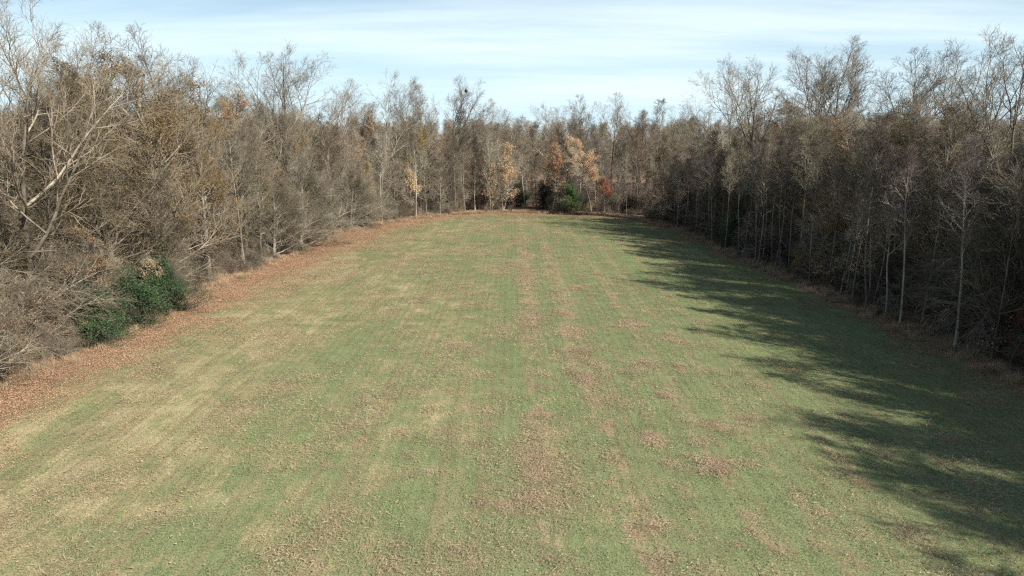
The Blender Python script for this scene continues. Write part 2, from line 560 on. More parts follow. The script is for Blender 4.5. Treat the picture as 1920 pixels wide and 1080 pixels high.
def spread_levels(h, reach, dense=1.0, bias=(1, 0, 0, 0.35)):
    return [
        dict(n=int(24 * dense), t0=0.07, t1=0.97, ang=lin(1.25, 0.55), length=lambda u, p: reach * (1 - 0.70 * u ** 1.3), K=9, rk=0.0068, wander=0.07, up=0.10, droop=0.06, bias=bias, rmin=0.012),
        dict(n=10, t0=0.15, t1=1.0, ang=lin(0.70, 0.40), length=lambda u, p: p * (0.55 - 0.28 * u), K=6, rk=0.0068, wander=0.06, up=0.03, droop=0.09, rmin=0.008),
        dict(n=8, t0=0.12, t1=1.0, ang=lin(0.62, 0.40), length=lambda u, p: 0.2 + p * (0.58 - 0.25 * u), K=4, rk=0.0068, wander=0.06, up=0.0, droop=0.08, rmin=0.0068),
        dict(n=4, t0=0.2, t1=1.0, ang=flat(0.5), length=lambda u, p: 0.2 + p * (0.55 - 0.2 * u), K=3, rk=0.0055, wander=0.06, up=0.02, droop=0.05, rmin=0.006),
    ]


def tall_levels(h, n, t0, reach, a0=1.0, a1=0.45, br=8, tw=6, sp=4):
    return [
        dict(n=n, t0=t0, t1=0.985, ang=lin(a0, a1), length=lambda u, p: reach * (0.8 + 0.55 * u - 0.95 * u * u), K=8, rk=0.0085, wander=0.10, up=0.13, droop=-0.04, rmin=0.012),
        dict(n=br, t0=0.2, t1=1.0, ang=lin(0.8, 0.5), length=lambda u, p: p * (0.48 - 0.22 * u), K=5, rk=0.0085, wander=0.09, up=0.09, droop=0.0, rmin=0.009),
        dict(n=tw, t0=0.15, t1=1.0, ang=lin(0.75, 0.5), length=lambda u, p: 0.22 + p * (0.5 - 0.2 * u), K=4, rk=0.0075, wander=0.09, up=0.06, droop=0.0, rmin=0.0085),
        dict(n=sp, t0=0.2, t1=1.0, ang=flat(0.62), length=lambda u, p: 0.15 + p * (0.5 - 0.2 * u), K=3, rk=0.006, wander=0.09, up=0.05, droop=0.0, rmin=0.007),
    ]


def vase_levels(h, n=6, reach=0.5, a=0.55, t0=0.42):
    return [
        dict(n=n, t0=t0, t1=0.92, ang=lin(a + 0.25, a - 0.08), length=lambda u, p: p * reach * (1.1 - 0.5 * u), K=9, rk=0.0105, wander=0.08, up=0.10, droop=-0.04, rmin=0.02),
        dict(n=8, t0=0.18, t1=1.0, ang=lin(0.75, 0.42), length=lambda u, p: p * (0.58 - 0.30 * u), K=7, rk=0.009, wander=0.09, up=0.09, droop=-0.02, rmin=0.011),
        dict(n=6, t0=0.2, t1=1.0, ang=lin(0.75, 0.45), length=lambda u, p: p * (0.52 - 0.22 * u), K=5, rk=0.0085, wander=0.10, up=0.07, droop=0.0, rmin=0.0085),
        dict(n=4, t0=0.2, t1=1.0, ang=lin(0.7, 0.5), length=lambda u, p: 0.2 + p * (0.48 - 0.2 * u), K=4, rk=0.0075, wander=0.10, up=0.05, droop=0.0, rmin=0.0075),
        dict(n=3, t0=0.3, t1=1.0, ang=flat(0.55), length=lambda u, p: 0.18 + p * 0.42, K=3, rk=0.0055, wander=0.1, up=0.04, droop=0.0, rmin=0.007),
    ]


K = {}
K['spread_a'] = tree_kind('spreading_tree', 11, 12.0, 0.20, spread_levels(12, 5.6), 'bark_pale', 'twig_grey', dict(lean=(0.12, 0.0), wander=0.05), stems=1)
K['spread_b'] = tree_kind('spreading_tree', 12, 13.0, 0.19, spread_levels(13, 5.2, 1.0, (1, 0, 0, 0.45)), 'bark_grey', 'twig_grey', dict(lean=(0.08, 0.05), wander=0.06), stems=1)
K['tall_a'] = tree_kind('tall_tree', 21, 18, 0.21, tall_levels(18, 34, 0.22, 5.4, 1.05, 0.45, 8, 6, 3), 'bark_grey', 'twig_brown', dict(wander=0.035))
K['tall_b'] = tree_kind('tall_tree', 22, 18, 0.18, tall_levels(18, 34, 0.18, 4.8, 0.95, 0.35, 8, 6, 3), 'bark_grey', 'twig_grey', dict(wander=0.045))
K['tall_c'] = tree_kind('tall_tree', 23, 18, 0.19, tall_levels(18, 32, 0.28, 5.2, 1.1, 0.4, 8, 6, 3), 'bark_dark', 'twig_brown', dict(wander=0.05))
K['vase_a'] = tree_kind('crowned_tree', 31, 19, 0.27, vase_levels(22, 7, 0.54, 0.62, 0.40), 'bark_grey', 'twig_brown', dict(wander=0.05))
K['vase_b'] = tree_kind('crowned_tree', 32, 19, 0.25, vase_levels(22, 7, 0.52, 0.50, 0.42), 'bark_pale', 'twig_grey', dict(wander=0.06))
K['vase_c'] = tree_kind('crowned_tree', 33, 18, 0.26, vase_levels(22, 8, 0.56, 0.70, 0.34), 'bark_dark', 'twig_brown', dict(wander=0.07))
K['pole_a'] = tree_kind('slender_tree', 41, 15, 0.095, tall_levels(15, 20, 0.48, 2.5, 0.95, 0.4, 6, 5, 3), 'bark_pale', 'twig_grey', dict(wander=0.035, flare=1.5))
K['pole_b'] = tree_kind('slender_tree', 42, 15, 0.085, tall_levels(15, 18, 0.55, 2.2, 0.9, 0.35, 6, 5, 3), 'bark_grey', 'twig_brown', dict(wander=0.04, flare=1.5))
K['pole_c'] = tree_kind('slender_tree', 43, 14, 0.08, tall_levels(14, 24, 0.2, 2.4, 1.15, 0.5, 6, 5, 3), 'bark_grey', 'twig_grey', dict(wander=0.05, lean=(0.06, 0.03), flare=1.5))
K['oak_a'] = tree_kind('leafy_tree', 51, 14.5, 0.21, tall_levels(14.5, 34, 0.15, 5.8, 1.2, 0.5, 9, 6, 3), 'bark_grey', 'twig_brown', dict(wander=0.05), leaf=[(3, 13000, 0.12, 0.12, 'leaf_olive')])
K['oak_b'] = tree_kind('leafy_tree', 52, 15.5, 0.2, tall_levels(15.5, 34, 0.2, 5.4, 1.05, 0.45, 9, 6, 3), 'bark_pale', 'twig_grey', dict(wander=0.05), leaf=[(3, 6000, 0.12, 0.05, 'leaf_orange')])
K['small_a'] = tree_kind('small_tree', 61, 8.5, 0.10, tall_levels(8.5, 20, 0.25, 2.9, 1.2, 0.5, 6, 5, 3), 'bark_pale', 'twig_grey', dict(wander=0.06), leaf=[(3, 5200, 0.16, 0.3, 'leaf_gold')], stems=2)
K['round'] = tree_kind('small_tree', 63, 11.0, 0.13, tall_levels(11, 24, 0.42, 3.9, 1.25, 0.6, 7, 5, 3), 'bark_pale', 'twig_grey', dict(wander=0.06), leaf=[(3, 9500, 0.16, 0.35, 'leaf_gold')])
K['vase_d'] = tree_kind('crowned_tree', 34, 19, 0.22, vase_levels(22, 8, 0.40, 0.42, 0.40), 'bark_grey', 'twig_brown', dict(wander=0.05))
K['small_c'] = tree_kind('small_tree', 65, 8.5, 0.10, tall_levels(8.5, 24, 0.12, 3.3, 1.3, 0.5, 6, 5, 3), 'bark_grey', 'twig_grey', dict(wander=0.08), leaf=[(3, 5200, 0.125, 0.12, 'leaf_tan')], stems=1)
K['small_b'] = tree_kind('small_tree', 62, 6.0, 0.07, tall_levels(6, 20, 0.25, 1.8, 1.2, 0.55, 6, 4, 3), 'bark_grey', 'twig_grey', dict(wander=0.06), leaf=[(3, 2400, 0.16, 0.2, 'leaf_red')])
K['holly'] = tree_kind('evergreen_shrub', 71, 3.4, 0.06, [
    dict(n=16, t0=0.03, t1=0.97, ang=lin(1.35, 0.5), length=lambda u, p: 1.9 * (1 - 0.5 * u * u), K=6, rk=0.009, wander=0.12, up=0.10, droop=0.02, rmin=0.008),
    dict(n=7, t0=0.1, t1=1.0, ang=flat(0.8), length=lambda u, p: p * 0.48, K=4, rk=0.008, wander=0.15, up=0.05, rmin=0.006),
    dict(n=5, t0=0.1, t1=1.0, ang=flat(0.8), length=lambda u, p: 0.15 + p * 0.4, K=3, rk=0.006, wander=0.15, rmin=0.005)],
    'bark_dark', 'twig_dark', dict(wander=0.08), leaf=[(2, 15000, 0.105, 0.5, 'leaf_holly')], stems=3)
K['cedar'] = tree_kind('cedar_shrub', 72, 5.6, 0.09, [
    dict(n=44, t0=0.02, t1=0.98, ang=lin(1.2, 0.5), length=lambda u, p: 2.3 * (1 - 0.8 * u), K=6, rk=0.008, wander=0.08, up=0.12, rmin=0.008),
    dict(n=7, t0=0.1, t1=1.0, ang=flat(0.6), length=lambda u, p: p * 0.4, K=4, rk=0.007, wander=0.12, up=0.06, rmin=0.006),
    dict(n=4, t0=0.1, t1=1.0, ang=flat(0.6), length=lambda u, p: 0.12 + p * 0.4, K=3, rk=0.006, wander=0.12, rmin=0.005)],
    'bark_dark', 'twig_dark', dict(wander=0.05), leaf=[(2, 14000, 0.11, 0.5, 'leaf_cedar')])
BRUSH = [tree_kind('brush', 80 + i, hh, 0.022, [
    dict(n=9, t0=0.12, t1=0.98, ang=lin(0.9, 0.5), length=lambda u, p: p * (0.55 - 0.3 * u), K=5, rk=0.006, wander=0.14, up=0.05, droop=0.05, rmin=0.007),
    dict(n=6, t0=0.15, t1=1.0, ang=flat(0.7), length=lambda u, p: 0.12 + p * 0.42, K=4, rk=0.006, wander=0.15, droop=0.04, rmin=0.006),
    dict(n=4, t0=0.2, t1=1.0, ang=flat(0.65), length=lambda u, p: 0.1 + p * 0.45, K=3, rk=0.005, wander=0.15, rmin=0.0055)],
    'twig_brown', cmat, dict(wander=0.12, flare=1.1), stems=st,
    leaf=lf) for i, (hh, st, cmat, lf) in enumerate([
        (3.2, 4, 'twig_brown', None), (2.4, 5, 'twig_dark', None), (4.2, 4, 'twig_grey', None),
        (2.2, 4, 'twig_brown', [(2, 900, 0.10, 0.1, 'leaf_tan')])])]

# ------------------------------------------------------------------ the lie of the land
OUT = [(-26.5, -60), (-26.5, 34), (-25.8, 42), (-26.2, 54), (-25.2, 73), (-24.3, 87), (-21.5, 103), (-17.3, 112), (-11.8, 118),
       (-1, 125), (4, 123.6), (9, 120.5), (14.6, 118.4), (19.3, 113.6), (24, 100), (25.2, 73), (26, 55), (26.7, 44), (27.5, 36), (28, 20), (28, -60)]
TURFEDGE = [(-23.4, -60), (-23.4, 28), (-23.4, 34), (-23.0, 44), (-22.6, 60), (-21.0, 74), (-17.6, 100), (-12.8, 110), (-6.6, 116.6), (1, 120.5), (8.9, 118.4),
            (14, 116), (18.6, 110.5), (22.8, 99), (24.2, 74), (25.0, 56), (25.7, 43), (26.4, 35), (26.9, 20), (26.9, -60)]
OUTA, TEA = np.array(OUT, float), np.array(TURFEDGE, float)


def inside(poly, x, y):
    x, y = np.asarray(x, float), np.asarray(y, float)
    c = np.zeros(x.shape, bool)
    n = len(poly)
    j = n - 1
    for i in range(n):
        xi, yi = poly[i]
        xj, yj = poly[j]
        if yi != yj:
            c ^= ((yi > y) != (yj > y)) & (x < (xj - xi) * (y - yi) / (yj - yi) + xi)
        j = i
    return c


def dist(poly, x, y):
    x, y = np.asarray(x, float), np.asarray(y, float)
    best = np.full(x.shape, 1e9)
    for (ax, ay), (bx, by) in zip(poly[:-1], poly[1:]):
        vx, vy = bx - ax, by - ay
        t = np.clip(((x - ax) * vx + (y - ay) * vy) / (vx * vx + vy * vy), 0, 1)
        best = np.minimum(best, np.hypot(x - ax - t * vx, y - ay - t * vy))
    return best


def signed(poly, x, y):
    """metres inside (+) or outside (-)"""
    return np.where(inside(poly, x, y), 1, -1) * dist(poly, x, y)


def zfun(x, y):
    return 0.10 * np.sin(x / 9.0 + 0.6) * np.cos(y / 14.0) + 0.06 * np.sin(x / 4.3 + y / 7.1) + 0.05 * np.sin(y / 5.2 - x / 11.0)


def grid_mesh(name, xs, ys, mat, dz, keep=None, attr=None):
    X, Y = np.meshgrid(xs, ys)
    V = np.stack([X, Y, zfun(X, Y) + dz], -1).reshape(-1, 3)
    nx, ny = len(xs), len(ys)
    i, j = np.meshgrid(np.arange(nx - 1), np.arange(ny - 1))
    a = (j * nx + i).ravel()
    F = np.stack([a, a + 1, a + nx + 1, a + nx], -1)
    if keep is not None:
        cx, cy = V[F][:, :, 0].mean(1), V[F][:, :, 1].mean(1)
        F = F[keep(cx, cy)]
        used, inv = np.unique(F, return_inverse=True)
        V, F = V[used], inv.reshape(-1, 4)
    ms = Mesh()
    ms.add(V, F)
    me = ms.build(name, mat, True)
    if attr:
        a = me.attributes.new(attr[0], 'FLOAT', 'POINT')
        a.data.foreach_set('value', attr[1](V[:, 0], V[:, 1]).astype(np.float32))
    return me


def link(name, data, parent=None):
    o = bpy.data.objects.new(name, data)
    COL.objects.link(o)
    if parent is not None:
        o.parent = parent
    return o


far_steps = np.array([170, 200, 260, 360, 600, 1000, 1800, 3000.0])
axis = np.concatenate([-far_steps[::-1], np.arange(-150, 151, 2.0), far_steps])
ground = link('ground', grid_mesh('ground', axis, axis + 40.0, 'forest_floor', -0.03))
ground['kind'] = 'structure'
ground['label'] = 'brown leaf covered woodland floor around the mown field'
field = link('field', grid_mesh('field', np.arange(-30, 30.1, 0.75), np.arange(-50, 130.1, 0.75), 'turf_ground', 0.0,
                                lambda x, y: signed(OUT, x, y) > -0.8 + 0.5 * np.sin(x * 1.7 + y * 0.9),
                                ('leafcover', lambda x, y: np.clip(0.5 - signed(TURFEDGE, x, y) / 7.0, 0, 1))))
field['kind'] = 'structure'
field['label'] = 'mown field of green winter grass and pale straw between the woods'


# ------------------------------------------------------------------ trees
def ordinal(n):
    w = ['first', 'second', 'third', 'fourth', 'fifth', 'sixth', 'seventh', 'eighth', 'ninth', 'tenth', 'eleventh', 'twelfth', 'thirteenth',
         'fourteenth', 'fifteenth', 'sixteenth', 'seventeenth', 'eighteenth', 'nineteenth', 'twentieth']
    if n < 20:
        return w[n]
    return 'twenty-' + w[n - 20] if n < 29 else ('thirtieth' if n == 29 else 'thirty-' + w[n - 30])


TREES = []
prng = random.Random(7)


def plant(kind, x, y, h, rot=None, width=1.0, leaf=None, trunk=None, crown=None, name=None, zone='', row=9, label=None, category='tree', bare=False, group=None):
    k = K[kind]
    s = h / k.h
    root = bpy.data.objects.new(name or k.name, None)
    COL.objects.link(root)
    root.empty_display_size = 0.3
    root.location = (x, y, float(zfun(x, y)) - 0.02)
    root.rotation_euler = (0, 0, prng.uniform(0, 6.283) if rot is None else rot)
    root.scale = (s * width, s * width, s)
    parts = [('trunk', k.trunk, trunk), ('crown', k.crown, crown)]
    if k.foliage and not bare:
        parts.append(('foliage', k.foliage, leaf))
    for nm, me, mt in parts:
        o = link(nm, me, root)
        if mt:
            sl = o.material_slots[-1]
            sl.link = 'OBJECT'
            sl.material = M[mt]
    root['category'] = category
    if label:
        root['label'] = label
    if group:
        root['group'] = group
    TREES.append(dict(o=root, kind=kind, x=x, y=y, h=h, zone=zone, row=row))
    return root


def free(x, y, d):
    return all((t['x'] - x) ** 2 + (t['y'] - y) ** 2 > (max(d, 3.4) if t['zone'] == '' and t['kind'] in ('oak_a', 'oak_b', 'round') else d) ** 2 for t in TREES)


def xl(y):
    return float(np.interp(y, [p[1] for p in OUT[:10]], [p[0] for p in OUT[:10]]))


def xr(y):
    q = OUT[::-1][:11]
    return float(np.interp(y, [p[1] for p in q], [p[0] for p in q]))


def yf(x):
    q = OUT[6:15]
    return float(np.interp(x, [p[0] for p in q], [p[1] for p in q]))


HL = lambda y: float(np.interp(y, [20, 30, 45, 55, 65, 75, 90, 105, 120], [16, 16, 17, 18.6, 18.8, 18.6, 18.2, 17.8, 17.5]))
HR = lambda y: float(np.interp(y, [-20, 30, 40, 52, 62, 75, 95, 107, 120], [19, 16.8, 15.6, 15.2, 15.2, 15.6, 13.4, 11.2, 10.6]))

# --- single trees one can point to: (kind, x, y, height, width, foliage, label)
P_ = plant
# tall bare crowns above the left wood
for kd, x, y, h, w, lb in [
    ('vase_a', -29.5, 98, 24.0, 1.15, 'tall bare tree with broad open crown standing highest above the left wood'),
    ('vase_b', -31.4, 92, 22.6, 1.0, 'tall bare tree just left of the highest broad crown of the left wood'),
    ('vase_c', -33.4, 86, 22.0, 1.1, 'tall bare grey tree right of the rusty brown crown on the left'),
    ('vase_d', -31.5, 64, 21.6, 1.0, 'tall bare tree whose twiggy top rises behind the rusty brown crown'),
    ('vase_d', -33.0, 55, 20.8, 1.1, 'thin bare top poking up left behind the rusty brown crown'),
    ('vase_b', -31.0, 47, 19.2, 1.1, 'bare tree seen against the sky left of the rusty brown crown'),
    ('vase_c', -29.0, 41, 20.0, 1.0, 'tallest bare tree at the left edge of the picture'),
    ('vase_d', -26.5, 111, 21.2, 1.1, 'tall bare tree right of the highest broad crown of the left wood'),
    ('vase_b', -22.4, 117, 22.8, 1.0, 'tall bare tree with steep upswept limbs at the far left corner'),
    ('vase_d', -18.2, 121, 21.5, 1.1, 'tall bare tree right of the upswept one at the far left corner'),
    ('vase_c', -12.8, 129, 22.4, 1.1, 'tall bare tree with knobbly top carrying a dark green mistletoe ball'),
    ('vase_d', -15.4, 125, 21.0, 1.0, 'tall bare tree next to the one carrying the mistletoe ball'),
    ('vase_d', -5.6, 137, 19.6, 1.1, 'bare tree whose dark top rises left of the far end of the field'),
    ('vase_a', 7.8, 150, 19.8, 1.1, 'fan shaped bare tree against the sky beyond the end of the field'),
    ('vase_d', 13.7, 142, 20.6, 1.1, 'tall bare tree rising behind the large golden brown tree'),
    ('vase_d', 19.8, 140, 20.9, 1.1, 'tall bare tree right behind the large golden brown tree'),
    ('pole_b', 28.0, 133, 20.0, 1.0, 'thin bare spire right of the dark round crown at the far end'),
    ('vase_d', 0.0, 141, 17.8, 1.1, 'low bare tree behind the left golden brown tree'),
    ('vase_c', 31.5, 111, 18.3, 1.1, 'leaning bare tree at the low left end of the right wood'),
    ('vase_b', 30.8, 95, 22.6, 1.0, 'tall pale bare tree, leftmost high crown of the right wood'),
    ('vase_a', 31.0, 87, 22.8, 1.1, 'tall bare tree, second high crown of the right wood from the left'),
    ('vase_b', 33.6, 84, 22.8, 1.1, 'tall bare tree, third high crown of the right wood from the left'),
    ('vase_a', 34.6, 79, 23.0, 1.05, 'dark forked bare tree with wide limbs, fourth high crown of the right wood'),
    ('vase_d', 37.2, 83, 24.0, 1.1, 'highest narrow bare top of the right wood'),
    ('vase_c', 39.6, 79, 22.0, 1.1, 'tall bare tree just right of the highest top of the right wood'),
    ('vase_d', 41.6, 75, 21.8, 1.1, 'tall bare tree left of the far right gap in the right skyline'),
    ('vase_c', 37.7, 64, 18.8, 1.1, 'broad bushy bare crown between the high tops of the right skyline'),
    ('vase_b', 34.6, 54, 20.3, 1.05, 'big open bare tree standing against the sky near the right picture edge'),
    ('vase_a', 35.6, 48.5, 20.0, 1.1, 'tall bare tree cut by the right picture edge'),
    ('pole_a', 30.6, 118, 16.6, 1.1, 'thin bare tree in the lowest part of the right skyline'),
]:
    P_(kd, x, y, h * (1.04 if x < 25 else 1.01), None, w, zone='emergent', row=0, label=lb)
r_ = P_('tall_a', 25.6, 141, 18.4, None, 1.2, zone='emergent', row=0, crown='twig_dark', trunk='bark_dark', label='dark round topped tree above the far right end of the field')

# leafy ones
P_('oak_a', -28.4, 56.5, 19.6, 0.4, 1.2, 'leaf_orange', name='leafy_tree', label='big rusty brown leaved tree, highest round crown of the left wood')
P_('oak_a', -29.6, 50.5, 18.0, 2.0, 1.05, 'leaf_olive', name='leafy_tree', label='olive leaved tree just left of the rusty brown crown')
P_('oak_a', -28.0, 63, 15.6, 3.0, 0.9, 'leaf_orange', name='leafy_tree', label='smaller orange leaved tree under the right side of the rusty crown')
P_('oak_a', -29.5, 43.5, 16.5, 4.2, 0.95, 'leaf_olive', name='leafy_tree', label='olive tinged tree at the left picture edge below the tallest bare top')
P_('oak_b', -29.0, 80, 15.6, 4.2, 0.95, 'leaf_tan', name='leafy_tree', label='brown tinged leafy tree midway along the left wood')
P_('oak_b', -27.5, 90, 14.5, 1.2, 0.95, 'leaf_orange', name='leafy_tree', label='orange tinged leafy tree far along the left wood')
P_('oak_b', -16.0, 122, 15.5, 1.2, 0.9, 'leaf_yellow', name='leafy_tree', label='mustard tinged tree crown below the mistletoe ball')
P_('oak_b', 30.8, 60, 15.3, 1.0, 0.95, 'leaf_olive', name='leafy_tree', label='olive brown leafy tree in the middle of the right wood')
P_('oak_b', 31.2, 50, 15.4, 2.8, 0.95, 'leaf_olive', trunk='bark_pale', name='leafy_tree', label='olive leafy tree with pale limbs near the right picture edge')
P_('oak_b', 32.0, 55.5, 16.0, 5.0, 0.95, 'leaf_olive', name='leafy_tree', label='thinly leaved tree between the two olive trees of the right wood')
P_('oak_a', 37.0, 95, 18.2, 5.0, 1.2, 'leaf_tan', name='leafy_tree', label='rounded dull brown crown behind the high bare tops of the right wood')
P_('small_c', 28.0, 63, 8.6, 2.0, 1.1, 'leaf_orange', name='leafy_tree', label='low orange leaved tree at the shaded right field edge')
P_('small_a', -1.8, 125.6, 12.2, 0.6, 0.85, 'leaf_gold', name='golden_tree', label='narrow golden brown tree on thin stems left of the track')
P_('round', 13.9, 121.2, 13.2, 2.2, 1.05, 'leaf_gold', name='golden_tree', label='large round golden brown tree above the green shrub at the far end')
P_('round', 7.2, 124.5, 12.2, 4.2, 1.0, 'leaf_tan', name='golden_tree', label='dull tan tree left behind the large golden brown tree')
P_('small_b', -16.6, 115.5, 8.8, 0.0, 0.7, 'leaf_pale', name='pale_sapling', label='slender sapling with pale straw coloured leaves at the far left edge')
P_('small_b', 15.2, 117.0, 7.2, 0.0, 0.8, 'leaf_red', name='red_sapling', label='small red leaved tree right of the green shrub at the far end')
P_('small_a', 24.4, 119, 10.0, 0.0, 0.7, 'leaf_tan', name='leafy_tree', label='tan leaved small tree in the shaded far right corner')
P_('small_a', -22.4, 104.5, 9.6, 0.9, 0.75, 'leaf_yellow', name='leafy_tree', label='mustard yellow small tree at the far end of the left wood')
P_('small_b', -27.0, 51.2, 4.6, 0.4, 1.0, 'leaf_pale', name='pale_sapling', label='tan leaved oak sapling hanging over the bright green shrub on the left')
P_('small_c', -28.6, 39.5, 7.4, 0.4, 1.15, 'leaf_tan', name='leafy_tree', label='low brown leaved tree left of the dark green shrub')
P_('small_c', -29.6, 42.5, 9.4, 1.4, 1.3, 'leaf_tan', name='leafy_tree', label='brown leaved tree at the left picture edge above the green shrubs')
P_('small_c', -28.4, 46.4, 7.6, 2.6, 1.1, 'leaf_tan', name='leafy_tree', label='tan leaved tree behind the green shrubs on the left')
P_('small_c', -27.8, 35.4, 6.8, 0.9, 1.15, 'leaf_tan', name='leafy_tree', label='low brown leaved tree at the lower left picture edge')
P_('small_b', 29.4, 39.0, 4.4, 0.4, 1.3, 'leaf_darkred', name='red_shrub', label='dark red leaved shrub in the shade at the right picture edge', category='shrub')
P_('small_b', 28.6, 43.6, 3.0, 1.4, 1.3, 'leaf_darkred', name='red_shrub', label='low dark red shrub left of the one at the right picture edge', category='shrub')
P_('spread_b', -28.2, 32.2, 8.6, 0.2, 1.0, label='pale bare spreading bush tree at the bottom of the left picture edge')
P_('spread_a', -30.6, 38.2, 12.5, 0.1, 0.95, crown='twig_brown', label='bare spreading tree with pale limbs above the nearest green shrub')
P_('spread_b', -28.6, 53.4, 10.5, -0.2, 1.0, crown='twig_brown', label='bare tree with drooping twigs just behind the bright green shrub')
# evergreen shrubs
P_('holly', -26.0, 51.0, 4.4, 0.0, 1.15, name='evergreen_shrub', label='bright green round evergreen shrub at the left field edge', category='shrub')
P_('holly', -26.6, 46.8, 4.4, 1.7, 1.2, name='evergreen_shrub', label='dark green evergreen shrub behind bare branches, middle of three on the left', category='shrub')
P_('holly', -26.7, 42.6, 3.9, 3.7, 1.25, name='evergreen_shrub', label='dark green evergreen shrub nearest the camera on the left', category='shrub')
P_('cedar', 10.4, 120.4, 6.2, 0.0, 1.15, name='evergreen_shrub', label='conical green evergreen shrub at the far end of the field', category='shrub')
P_('holly', 6.6, 130.0, 5.4, 0.0, 1.3, 'leaf_dark', name='evergreen_shrub', label='dark evergreen thicket shrub right of the track into the far wood', category='shrub')
P_('holly', 1.6, 135.5, 5.0, 0.0, 1.2, 'leaf_dark', name='evergreen_shrub', label='dark evergreen shrub behind the track into the far wood', category='shrub')
P_('holly', -21.8, 101.6, 2.6, 0.0, 0.9, name='evergreen_shrub', label='small green shrub below the mustard yellow tree', category='shrub')
P_('holly', 27.2, 83, 4.4, 0.0, 1.2, name='evergreen_shrub', label='dark green shrub in the shaded far part of the right edge', category='shrub')
P_('holly', 27.4, 90, 4.0, 1.0, 1.2, name='evergreen_shrub', label='dark evergreen shrub farther along the shaded right edge', category='shrub')
P_('holly', 32.0, 45, 5.0, 2.0, 1.2, name='evergreen_shrub', label='dark evergreen shrub inside the right wood behind pale trunks', category='shrub')


TINT = {'left': [None, None, None, 'twig_brown', 'twig_olive', 'twig_rust', 'twig_brown'], 'far': [None, None, 'twig_grey', 'twig_mauve', 'twig_rust'],
        'right': [None, 'twig_dark', 'twig_mauve', 'twig_mauve', 'twig_olive', 'twig_grey']}


def rowgen(zone, pts, rown, choose, spacing):
    for (x, y, h, face) in pts:
        x += prng.uniform(-0.28, 0.28) * spacing
        y += prng.uniform(-0.3, 0.3) * spacing
        if signed(OUT, np.array([x]), np.array([y]))[0] > -0.35 or not free(x, y, 1.9 if rown else 1.1):
            continue
        kd, hf, wd = choose()
        rot = face + prng.uniform(-0.7, 0.7) if kd.startswith('spread') else None
        lf = None
        bare = False
        if kd.startswith('oak'):
            lf = prng.choice(['leaf_olive', 'leaf_orange', 'leaf_tan', 'leaf_tan'])
            bare = prng.random() < (0.7 if zone == 'right' else 0.35)
        plant(kd, x, y, h * hf * (prng.uniform(0.95, 1.05) if zone == 'right' else prng.uniform(0.86, 1.1)), rot, wd * prng.uniform(0.9, 1.12), leaf=lf, zone=zone, row=rown, bare=bare, crown=prng.choice(TINT[zone]))


def pick(opts):
    def f():
        k, (a, b), w = prng.choice(opts)
        return k, prng.uniform(a, b), w
    return f


edge_left = pick([('spread_a', (0.55, 0.75), 1.0), ('spread_b', (0.55, 0.78), 1.0), ('spread_a', (0.6, 0.8), 1.0), ('spread_b', (0.6, 0.8), 1.0), ('pole_c', (0.6, 0.85), 1.2)])
edge_right = pick([('pole_a', (0.7, 0.95), 1.0), ('pole_b', (0.7, 0.95), 1.0), ('pole_b', (0.8, 1.0), 1.1), ('pole_a', (0.6, 0.9), 1.1)])
edge_far = pick([('pole_a', (0.7, 0.98), 1.0), ('pole_b', (0.7, 0.98), 1.0), ('pole_c', (0.65, 0.95), 1.2), ('tall_b', (0.8, 1.0), 0.9)])
inner = pick([('tall_a', (0.85, 1.0), 1.0), ('tall_b', (0.85, 1.02), 1.0), ('tall_c', (0.85, 1.0), 1.0), ('oak_a', (0.82, 0.97), 1.0), ('oak_b', (0.85, 1.0), 1.0), ('pole_a', (0.85, 1.0), 1.2), ('spread_b', (0.7, 0.85), 1.0)])
dense = pick([('oak_a', (0.92, 1.05), 1.05), ('oak_b', (0.92, 1.05), 1.1), ('tall_a', (0.92, 1.06), 1.1), ('tall_b', (0.92, 1.06), 1.15), ('tall_c', (0.9, 1.04), 1.1), ('spread_b', (0.8, 0.95), 1.0)])
deep = pick([('tall_a', (0.9, 1.05), 1.05), ('tall_b', (0.9, 1.05), 1.05), ('tall_c', (0.9, 1.05), 1.05), ('oak_b', (0.85, 1.0), 1.1)])

for rown, (off, sp, ch, hk) in enumerate([(0.9, 4.4, edge_left, 1.0), (3.8, 3.5, inner, 0.97), (7.5, 4.0, inner, 1.0), (11.5, 4.6, deep, 1.0), (16.5, 5.2, deep, 1.02), (22.5, 6, deep, 1.03)]):
    y0 = [55, 26, 27, 30, 36, 46][rown]
    ys = np.arange(y0, 110, sp)
    rowgen('left', [(xl(y) - off, y, HL(y) * hk, 0.0) for y in ys], rown, ch, sp)
rowgen('right', [(xr(y) + 2.3, y, HR(y), math.pi) for y in np.arange(29, 92, 2.3)], 0, edge_right, 1.6)
for rown, (off, sp, ch, hk) in enumerate([(1.0, 2.5, edge_right, 1.0), (3.4, 3.0, dense, 0.98), (6.6, 3.2, dense, 0.98), (10.4, 3.8, dense, 0.95), (15, 4.6, deep, 0.92), (20.5, 5.6, deep, 0.92)]):
    ys = np.arange([-24, -24, -26, -26, -20, -14][rown], 112, sp)
    rowgen('right', [(xr(y) + off, y, HR(y) * hk, math.pi) for y in ys], rown, ch, sp)
for rown, (off, sp, ch, hk) in enumerate([(1.0, 2.0, edge_far, 1.0), (4.0, 2.8, edge_far, 1.0), (9.0, 4.6, inner, 1.0), (15, 5.6, deep, 1.0), (23, 7, deep, 0.98)]):
    xs = np.arange(-26, 36, sp)
    pts = []
    for x in xs:
        if rown < 2 and -1.0 < x < 6.5:          # the track into the wood stays open
            continue
        pts.append((x, yf(x) + off, float(np.interp(x, [-20, -4, 3, 22, 30], [17.6, 16.6, 14.4, 14.6, 13.6])), -math.pi / 2))
    rowgen('far', pts, rown, ch, sp)

